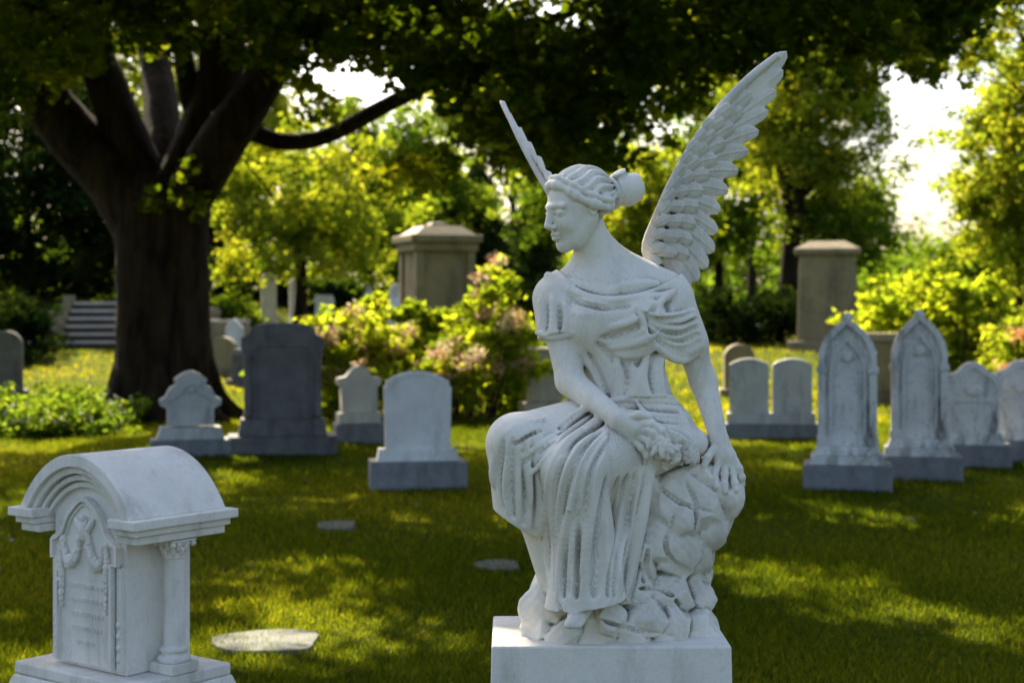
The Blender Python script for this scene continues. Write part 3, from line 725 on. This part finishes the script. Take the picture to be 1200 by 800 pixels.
# ================================================================ FOLIAGE
ML=np.array([(-.5,0),(-.30,.40),(.0,.24),(.14,.44),(.55,0),(.14,-.44),(.0,-.24),(-.30,-.40)])
SL=np.array([(-.5,0),(0,.27),(.55,0),(0,-.27)])
def leafcloud(name,C,size,mat,tint,shape=SL,flat=.4,rg=rng):
    n=len(C); nrm=rg.normal(size=(n,3)); nrm[:,2]=np.abs(nrm[:,2])+flat; nrm/=np.linalg.norm(nrm,axis=1)[:,None]
    a=rg.normal(size=(n,3)); e1=a-nrm*(a*nrm).sum(1)[:,None]; e1/=np.linalg.norm(e1,axis=1)[:,None]; e2=np.cross(nrm,e1)
    sz=size*rg.uniform(.6,1.25,n); k=len(shape)
    sx=shape[:,0][None,:,None]; sy=shape[:,1][None,:,None]; fold=(np.abs(shape[:,1])*-.35)[None,:,None]
    V=C[:,None,:]+sz[:,None,None]*(e1[:,None,:]*sx+e2[:,None,:]*sy+nrm[:,None,:]*fold)
    return npmesh(name,V.reshape(-1,3),np.arange(n*k),k,mat,tint=np.clip(tint,0,1))
def clumps(cen,rad,per,flat=.6,rg=rng,sub=9,tv=.22):
    C=[];T=[]
    for c,r in zip(cen,rad):
        nn=int(per); sc_=rg.normal(size=(sub,3))*r*np.array([.62,.62,.62*flat]); ch=rg.integers(0,sub,nn)
        C.append(c+sc_[ch]+rg.normal(size=(nn,3))*r*.26*np.array([1,1,.7])); tc_=rg.uniform(.2,.75)
        T.append(tc_+rg.normal(0,tv,nn)*.7+rg.normal(0,.1,sub)[ch])
    return np.vstack(C),np.concatenate(T)
# --- maple
TD=24.2
def tp(px,py,dd=0): d=TD+dd; return (X_(px,d),d,Z_(py,d))
tree=empty('maple_tree',(X_(192,TD),TD,0))
b=B()
def limb(pts,r,n=14,seg=None,rough=.05):
    P=crom([tp(*p) for p in pts],seg or len(pts)*5); R=np.interp(np.linspace(0,1,len(P)),np.linspace(0,1,len(r)),r); b.tube(P,R,n,0,rough)
limb([(194,505),(192,488),(190,450),(189,380),(190,300),(193,235),(195,205)],[1.15,.95,.80,.72,.70,.74,.55],32,34,.06)
for a in range(7):
    th=a*.9+.3; P=crom([(X_(192,TD)+cos(th)*r,TD+sin(th)*r,z) for r,z in ((.5,.9),(.75,.35),(1.05,.08),(1.4,-.08))],8); b.tube(P,np.linspace(.3,.1,8),10,0,.05)
limb([(180,290),(140,215),(85,160),(40,100),(0,30),(-60,-60),(-140,-140,2)],[.5,.50,.43,.38,.32,.25,.12],16)
limb([(188,260),(155,180),(125,105),(100,30),(85,-80,-2),(60,-200,-3)],[.45,.36,.32,.28,.2,.1])
limb([(192,240),(190,150,1),(182,80,2),(165,0,3),(150,-120,4)],[.4,.30,.26,.22,.12])
limb([(200,255),(232,175),(256,90),(262,0),(290,-120,1),(330,-260,1)],[.48,.42,.36,.33,.24,.1],16)
limb([(205,260),(262,165,-1),(308,95,-1),(338,30,-2),(350,-50,-3),(420,-200,-4)],[.4,.36,.3,.26,.2,.1])
limb([(215,240),(250,180),(290,156),(330,166),(380,160),(450,125,-1),(520,88,-2),(575,52,-3),(640,25,-4),(760,-20,-5)],[.3,.22,.16,.14,.13,.12,.11,.09,.07,.03],10)
limb([(520,88,-2),(560,40,-2),(600,-10,-3)],[.07,.05,.03],8); limb([(240,170),(220,100),(215,30),(230,-60)],[.2,.17,.14,.08],10)
limb([(350,-50,-3),(520,-120,-5),(720,-130,-7),(900,-110,-8)],[.2,.14,.1,.04],10)
limb([(290,-120,1),(480,-250,4),(700,-300,6),(950,-260,6)],[.24,.2,.14,.04],10)
limb([(100,30),(60,80,-2),(20,120,-3),(-20,140,-4)],[.1,.08,.05,.03],8)
limb([(900,-110,-8),(950,-40,-7),(1010,10,-7),(1060,60,-6)],[.05,.04,.03,.015],8)
o=b.build('trunk_and_limbs',[M_BARK]); par(o,tree)
# openings in the crown through which sun flecks reach the lawn: (ground x, y, rx, ry)
GAPS=[(1.75,9.7,.42,.75),(-.95,8.6,.42,.5),(-1.35,10.2,.22,.6),(-.3,8.2,.18,.3),(-2.7,15.2,.25,.8),(-4.5,13.6,.5,.8),(2.7,13.0,.7,.35),(-.4,12.2,.15,.5),(4.6,13.2,.3,.4),(-3.1,18.9,1.2,.5),(.3,19.4,1.5,.6),(-6.2,19.5,1.6,.8),(5.5,18.8,1.2,.6),(2.9,8.2,.2,.25),(-1.8,7.3,.3,.25)]
Sn=np.array(S)
def gap(p,r):
    g=p-Sn*(p[2]/Sn[2])
    if g[1]>20.6: return True
    for a,b_,rx,ry in GAPS:
        if ((g[0]-a)/(rx+r*.85))**2+((g[1]-b_)/(ry+r*.85))**2<1: return True
    return False
mask_x=[-400,0,60,120,200,260,300,350,400,450,500,540,580,640,720,760,800,850,900,960,1010,1060,1100,1140,1200,1600]
mask_y=[120,115,90,75,50,65,80,95,70,50,90,125,155,180,172,130,105,85,65,50,60,80,60,-30,-60,-60]
cen=[];rad=[]
r2=np.random.default_rng(5)
tries=0
while len(cen)<900 and tries<160000:
    tries+=1
    p=r2.normal(size=3); p/=np.linalg.norm(p); p*=r2.random()**(1/2.4); p=np.array([-3.0,17.5,8.6])+p*np.array([13.0,9.8,5.2])
    if p[1]<8.5: continue
    px=600+FP*p[0]/p[1]; py=360-FP*(p[2]-HC)/p[1]; r=r2.uniform(.38,.78); rp=r*FP/p[1]*.75
    if py+rp>np.interp(px,mask_x,mask_y): continue
    if gap(p,r): continue
    cen.append(p); rad.append(r)
k_=0
while k_<190:
    px=r2.uniform(-60,1130); d=r2.uniform(15,24); my=np.interp(px,mask_x,mask_y); py=my-r2.uniform(18,130); 
    if py<-30 or (px>420 and px<470 and py>30) or (340<px<420 and 60<py): continue
    p=np.array([X_(px,d),d,Z_(py,d)]); k_+=1
    if gap(p,.25): continue
    cen.append(p); rad.append(r2.uniform(.35,.55))
print('clumps',len(cen),tries)
C,Tt=clumps(cen,rad,240,.7,r2)
M_MAPLE=leafmat('maple_leaves',(.015,.030,.004),(.040,.064,.007),(.13,.15,.015),trans=.45,tcol=(3.6,3.2,.8))
o=leafcloud('maple_foliage',C,.135,M_MAPLE,Tt,ML,.5,r2); par(o,tree)
hc=[]
for px,py,dd in [(350,95,-3),(365,120,-2),(300,75,1),(500,205,-3),(515,190,-3),(490,200,-2),(620,185,-6),(700,180,-6),(560,165,-5),(20,120,-4),(60,80,-4),(1040,85,-6),(1075,75,-6),(210,225,-1.2),(340,40,-4),(730,150,-6),(650,160,-6),(590,130,-6)]:
    hc.append(tp(px,py,dd))
C,Tt=clumps([np.array(x) for x in hc],[.36]*len(hc),120,.8,r2)
o=leafcloud('low_sprays',C,.125,M_MAPLE,Tt+.2,ML,.3,r2); par(o,tree)
# --- generic tree
M_YG=leafmat('yellow_green_leaves',(.06,.10,.012),(.16,.20,.025),(.28,.28,.05),trans=.55)
M_MG=leafmat('mid_green_leaves',(.03,.065,.010),(.08,.13,.018),(.17,.21,.03),trans=.5)
M_DG=leafmat('dark_leaves',(.006,.014,.004),(.014,.027,.007),(.03,.045,.010),trans=.2)
M_CON=leafmat('conifer_needles',(.02,.04,.014),(.04,.065,.022),(.08,.11,.03),trans=.25)
M_BUSH=leafmat('bush_leaves',(.07,.12,.012),(.19,.24,.022),(.32,.34,.05),trans=.55)
def tree_at(name,px,d,pyc,rx,rz,mat,ncl=60,per=230,lsz=.2,cr=.8,seed=1,ry=None,trunk=.2,x=None,tpx=None):
    r=np.random.default_rng(seed); x=X_(px,d) if x is None else x; zc=Z_(pyc,d); ry=ry or rx
    g=float(tz(x,d)); e=empty(name,(x,d,g)); tx=x if tpx is None else X_(tpx,d)
    cen=[]
    while len(cen)<ncl:
        p=r.normal(size=3); p/=np.linalg.norm(p); p*=r.uniform(.45,1.0)*(1+.18*sin(p[0]*5+seed)*sin(p[2]*6+seed))
        cen.append(np.array([x,d,zc])+p*np.array([rx,ry,rz]))
    C,T=clumps(cen,[cr*r.uniform(.6,1.2) for _ in cen],per,.65,r)
    o=leafcloud('foliage',C,lsz*1.1,mat,T,SL,.4,r); par(o,e)
    bb=B(); P=crom([(tx,d,g-.2),(tx+.1,d,g+(zc-g)*.4),(x-.1,d,zc),(x,d,zc+rz*.6)],12); bb.tube(P,np.linspace(trunk*1.3,trunk*.3,12),10,0,.06)
    for c in cen[:14]:
        s0=np.array([tx,d,g+(zc-g)*r.uniform(.5,.95)]); md_=(s0+c)/2+np.array([0,0,.3]); bb.tube(crom([s0,md_,c],8),np.linspace(trunk*.45,trunk*.1,8),6)
    o=bb.build('trunk',[M_BARK]); par(o,e); return e
def conifer(px,d,top,base_r,seed):
    r=np.random.default_rng(seed); x=X_(px,d); g=float(tz(x,d)); zt=Z_(top,d); e=empty('conifer_tree',(x,d,g)); n=12000
    t=r.random(n)**.7; ang=r.random(n)*2*pi; lay=.75+.25*np.sin(t*50+ang*2); rr=base_r*t**.7*lay*r.uniform(.45,1,n)*(1+.25*np.sin(ang*5+t*20))
    C=np.stack([x+rr*np.cos(ang),d+rr*np.sin(ang),zt-(zt-g-.5)*t-rr*.25],1)
    o=leafcloud('needles',C,.30,M_CON,r.uniform(0,1,n)*.7+.15*lay,SL,.1,r); par(o,e)
    bb=B(); bb.tube([(x,d,g-.2),(x,d,(g+zt)/2),(x,d,zt)],[.25,.15,.03],8); o=bb.build('trunk',[M_BARK]); par(o,e)
tree_at('deciduous_tree',350,50,235,3.2,2.8,M_YG,60,230,.22,.8,21)
tree_at('deciduous_tree',430,62,215,3.2,3.8,M_MG,60,230,.26,.9,22)
tree_at('shade_tree',30,54,205,4.6,3.6,M_DG,90,240,.28,1.1,23)
tree_at('shade_tree',-130,50,180,4,4,M_DG,60,240,.28,1.1,24)
tree_at('shade_tree',165,60,240,4.0,3.2,M_DG,60,230,.28,1.0,25)
tree_at('deciduous_tree',262,72,150,4.2,5.5,M_YG,80,220,.32,1.1,26)
tree_at('deciduous_tree',90,74,60,5,5.5,M_YG,70,200,.34,1.2,36)
for px,d,top,r_,s_ in [(560,76,180,2.9,2),(625,82,200,3.0,4)]: conifer(px,d,top,r_,s_)
tree_at('deciduous_tree',490,74,230,3.4,3.4,M_MG,55,220,.3,1.0,37)
tree_at('deciduous_tree',600,84,120,5.0,5.5,M_YG,70,210,.36,1.3,38)
tree_at('deciduous_tree',690,66,205,3.3,3.6,M_MG,60,220,.28,1.0,39)
tree_at('deciduous_tree',760,58,258,3.0,2.3,M_YG,60,230,.24,.8,27)
tree_at('deciduous_tree',840,70,220,3.5,3.8,M_MG,60,230,.28,1.,28)
tree_at('deciduous_tree',950,58,130,3.1,5.0,M_YG,110,240,.24,.95,29,trunk=.34,tpx=925)
tree_at('deciduous_tree',985,60,262,2.6,1.8,M_MG,40,230,.24,.9,30)
tree_at('deciduous_tree',880,80,100,4.2,5.6,M_YG,65,220,.32,1.1,31)
tree_at('deciduous_tree',1190,34,205,1.5,2.8,M_YG,80,250,.16,.55,32,trunk=.08)
tree_at('deciduous_tree',1190,30,10,2.4,1.2,M_YG,50,230,.15,.5,33,trunk=.08,tpx=1290)
tree_at('deciduous_tree',1170,75,305,3.4,1.4,M_MG,40,230,.3,1.0,34)
r=np.random.default_rng(77); cen=[];rad=[]
for px in np.arange(-500,1750,16):
    d=r.uniform(92,118); top=285+18*sin(px*.021)+12*sin(px*.055+1)
    if px<620: top-=45+20*sin(px*.03)
    if 1030<px<1125: top=296
    n=9
    for k in range(n):
        py=top+(392-top)*(k+.5)/n+r.normal(0,3); cen.append(np.array([X_(px+r.normal(0,14),d),d+r.normal(0,3),Z_(py,d)])); rad.append(r.uniform(1.1,2.0))
C,Tt=clumps(cen,rad,70,.8,r); leafcloud('distant_trees',C,.6,M_MG,Tt*.6+.1,SL,.3,r)
# --- bushes
def bush(name,spec,mat,per,lsz,cr,seed,n=40):
    r=np.random.default_rng(seed); cen=[];rad=[]
    x0,x1,d0,d1,ht=spec; x0,x1=min(x0,x1),max(x0,x1)
    for i in range(n):
        x=r.uniform(x0,x1); d=r.uniform(d0,d1); t=(x-x0)/(x1-x0); e=ht(t)*r.uniform(.15,1.0) ; cen.append(np.array([x,d,float(tz(x,d))+max(e,.12)])); rad.append(cr*r.uniform(.7,1.2))
    C,T=clumps(cen,rad,per,.85,r,sub=7); C[:,2]=np.maximum(C[:,2],tz(C[:,0],C[:,1])+.03)
    e=empty(name,((x0+x1)/2,(d0+d1)/2,0)); o=leafcloud('leaves',C,lsz*1.1,mat,T,SL,.6,r); par(o,e)
    bb=B()
    for c in cen[::2]:
        g=float(tz(c[0],c[1])); bb.tube(crom([(c[0]*.8+.2*(x0+x1)/2,c[1],g-.05),((c[0]*.9+.1*(x0+x1)/2),c[1],g+(c[2]-g)*.5),tuple(c)],6),np.linspace(.02,.008,6),6)
    o=bb.build('stems',[M_BARK]); par(o,e); return cen,e
def blossoms(cen,mat,par_,seed,sg=.085,num=80,nh=40,back=.42):
    r=np.random.default_rng(seed); P=[]
    cc=sorted(cen,key=lambda c:c[1]-.9*c[2])[:nh]
    for c in cc: c=c+np.array([r.normal(0,.15),-back,r.uniform(-.05,.25)]); P.append(c+r.normal(size=(num,3))*sg*np.array([1,1,.8]))
    P=np.vstack(P); o=leafcloud('blossoms',P,.075,mat,np.full(len(P),.5),SL,.2,r); par(o,par_)
hyd=lambda t: 1.0+.9*sin(pi*min(1,max(0,t))**1.1)+1.3*max(0,1-abs(t-.84)/.14)
cen,e=bush('hydrangea_bush',(X_(330,25),X_(618,25),23.5,26.5,hyd),M_BUSH,200,.15,.28,41,n=135)
def petalmat(name,ca,cb):
    m_,nt,out=newmat(name); tc=N(nt,'ShaderNodeTexCoord')
    cl=ramp(nt,noise(nt,tc.outputs['Object'],4),[(.40,ca),(.60,cb)])
    d_=N(nt,'ShaderNodeBsdfDiffuse'); t_=N(nt,'ShaderNodeBsdfTranslucent'); nt.links.new(cl,d_.inputs['Color']); nt.links.new(cl,t_.inputs['Color'])
    mx=N(nt,'ShaderNodeMixShader'); mx.inputs[0].default_value=.45; nt.links.new(d_.outputs[0],mx.inputs[1]); nt.links.new(t_.outputs[0],mx.inputs[2]); nt.links.new(mx.outputs[0],out.inputs[0]); return m_
blossoms(cen,petalmat('hydrangea_blossom',(.52,.27,.16),(.60,.50,.33)),e,9,nh=52,num=60)
bush('shrub',(X_(1000,31),X_(1195,31),29.5,32.5,lambda t:1.3+1.1*sin(pi*t)**.7),M_BUSH,210,.16,.32,42,n=95)
c2,e2=bush('shrub',(X_(1155,24),X_(1290,24),23,25.5,lambda t:.9+.8*t),M_YG,190,.12,.3,43,n=45)
blossoms(c2,petalmat('pink_blossom',(.62,.22,.10),(.68,.38,.22)),e2,10,nh=34)
bush('yew_hedge',(X_(815,48),X_(940,48),46,49,lambda t:1.4),M_DG,240,.16,.4,44,n=45)
bush('evergreen_shrub',(X_(-60,40),X_(50,40),39,42,lambda t:1.7-.5*t),M_DG,240,.16,.4,45,n=40)
bush('clipped_hedge',(X_(-200,58),X_(130,58),56,58,lambda t:1.0),M_DG,260,.16,.5,46,n=60)
bush('clipped_hedge',(X_(150,50),X_(300,50),49,50.5,lambda t:.7),M_MG,240,.16,.4,47,n=30)
c3,e3=bush('ground_cover_plants',(X_(-60,22),X_(150,22),20.5,24,lambda t:.28),M_MG,150,.09,.26,48,n=120)
mw,nt,out=newmat('white_petals'); bs=N(nt,'ShaderNodeBsdfDiffuse'); bs.inputs['Color'].default_value=(.7,.7,.62,1); nt.links.new(bs.outputs[0],out.inputs[0])
P=np.vstack([c+np.array([0,-.05,.12])+r.normal(size=(8,3))*np.array([.2,.2,.04]) for c in c3]); o=leafcloud('flowers',P,.05,mw,np.full(len(P),.5),SL,.9,r); par(o,e3)
bush('low_shrub',(X_(560,28),X_(660,28),27,29,lambda t:1.5-.4*t),M_MG,190,.13,.3,49,n=35)
bush('yew_hedge',(X_(250,60),X_(640,60),59,62,lambda t:1.2),M_DG,260,.2,.5,50,n=70)
n=60; d=r.uniform(6.8,20,n); x=(r.random(n)*2-1)*d*.36; P=np.stack([x,d,tz(x,d)+.04],1)
ml=leafmat('fallen_leaf',(.10,.09,.03),(.22,.18,.08),(.36,.32,.2),trans=.1,tcol=(1,1,1)); leafcloud('fallen_leaves',P,.05,ml,r.random(n),ML,1.5,r)
print('foliage',time.time()-T0)
# ================================================================ LIGHT, SKY, CAMERA
sun=bpy.data.lights.new('sun','SUN'); sun.energy=16.0; sun.angle=radians(.5); sun.color=(1,.90,.68)
so=bpy.data.objects.new('sun',sun); scene.collection.objects.link(so); so.rotation_euler=S.to_track_quat('Z','Y').to_euler(); so.location=(-10,40,30)
w=bpy.data.worlds.new('World'); scene.world=w; w.use_nodes=True; nt=w.node_tree
sk=nt.nodes.new('ShaderNodeTexSky'); sk.sky_type='NISHITA'; sk.sun_disc=False; sk.sun_elevation=EL; sk.sun_rotation=AZ; sk.air_density=1; sk.dust_density=4; sk.ozone_density=1
nt.links.new(sk.outputs[0],nt.nodes['Background'].inputs[0]); nt.nodes['Background'].inputs[1].default_value=.31
cam=bpy.data.cameras.new('camera'); co=bpy.data.objects.new('camera',cam); scene.collection.objects.link(co)
co.location=(0,0,HC); co.rotation_euler=(radians(90),0,0); cam.lens=54; cam.sensor_width=36; cam.shift_y=-40/1200.; cam.clip_end=3000
cam.dof.use_dof=True; cam.dof.focus_distance=4.15; cam.dof.aperture_fstop=3.8
scene.camera=co
scene.view_settings.view_transform='Standard'; scene.view_settings.look='None'; scene.view_settings.exposure=0
print('done',time.time()-T0)
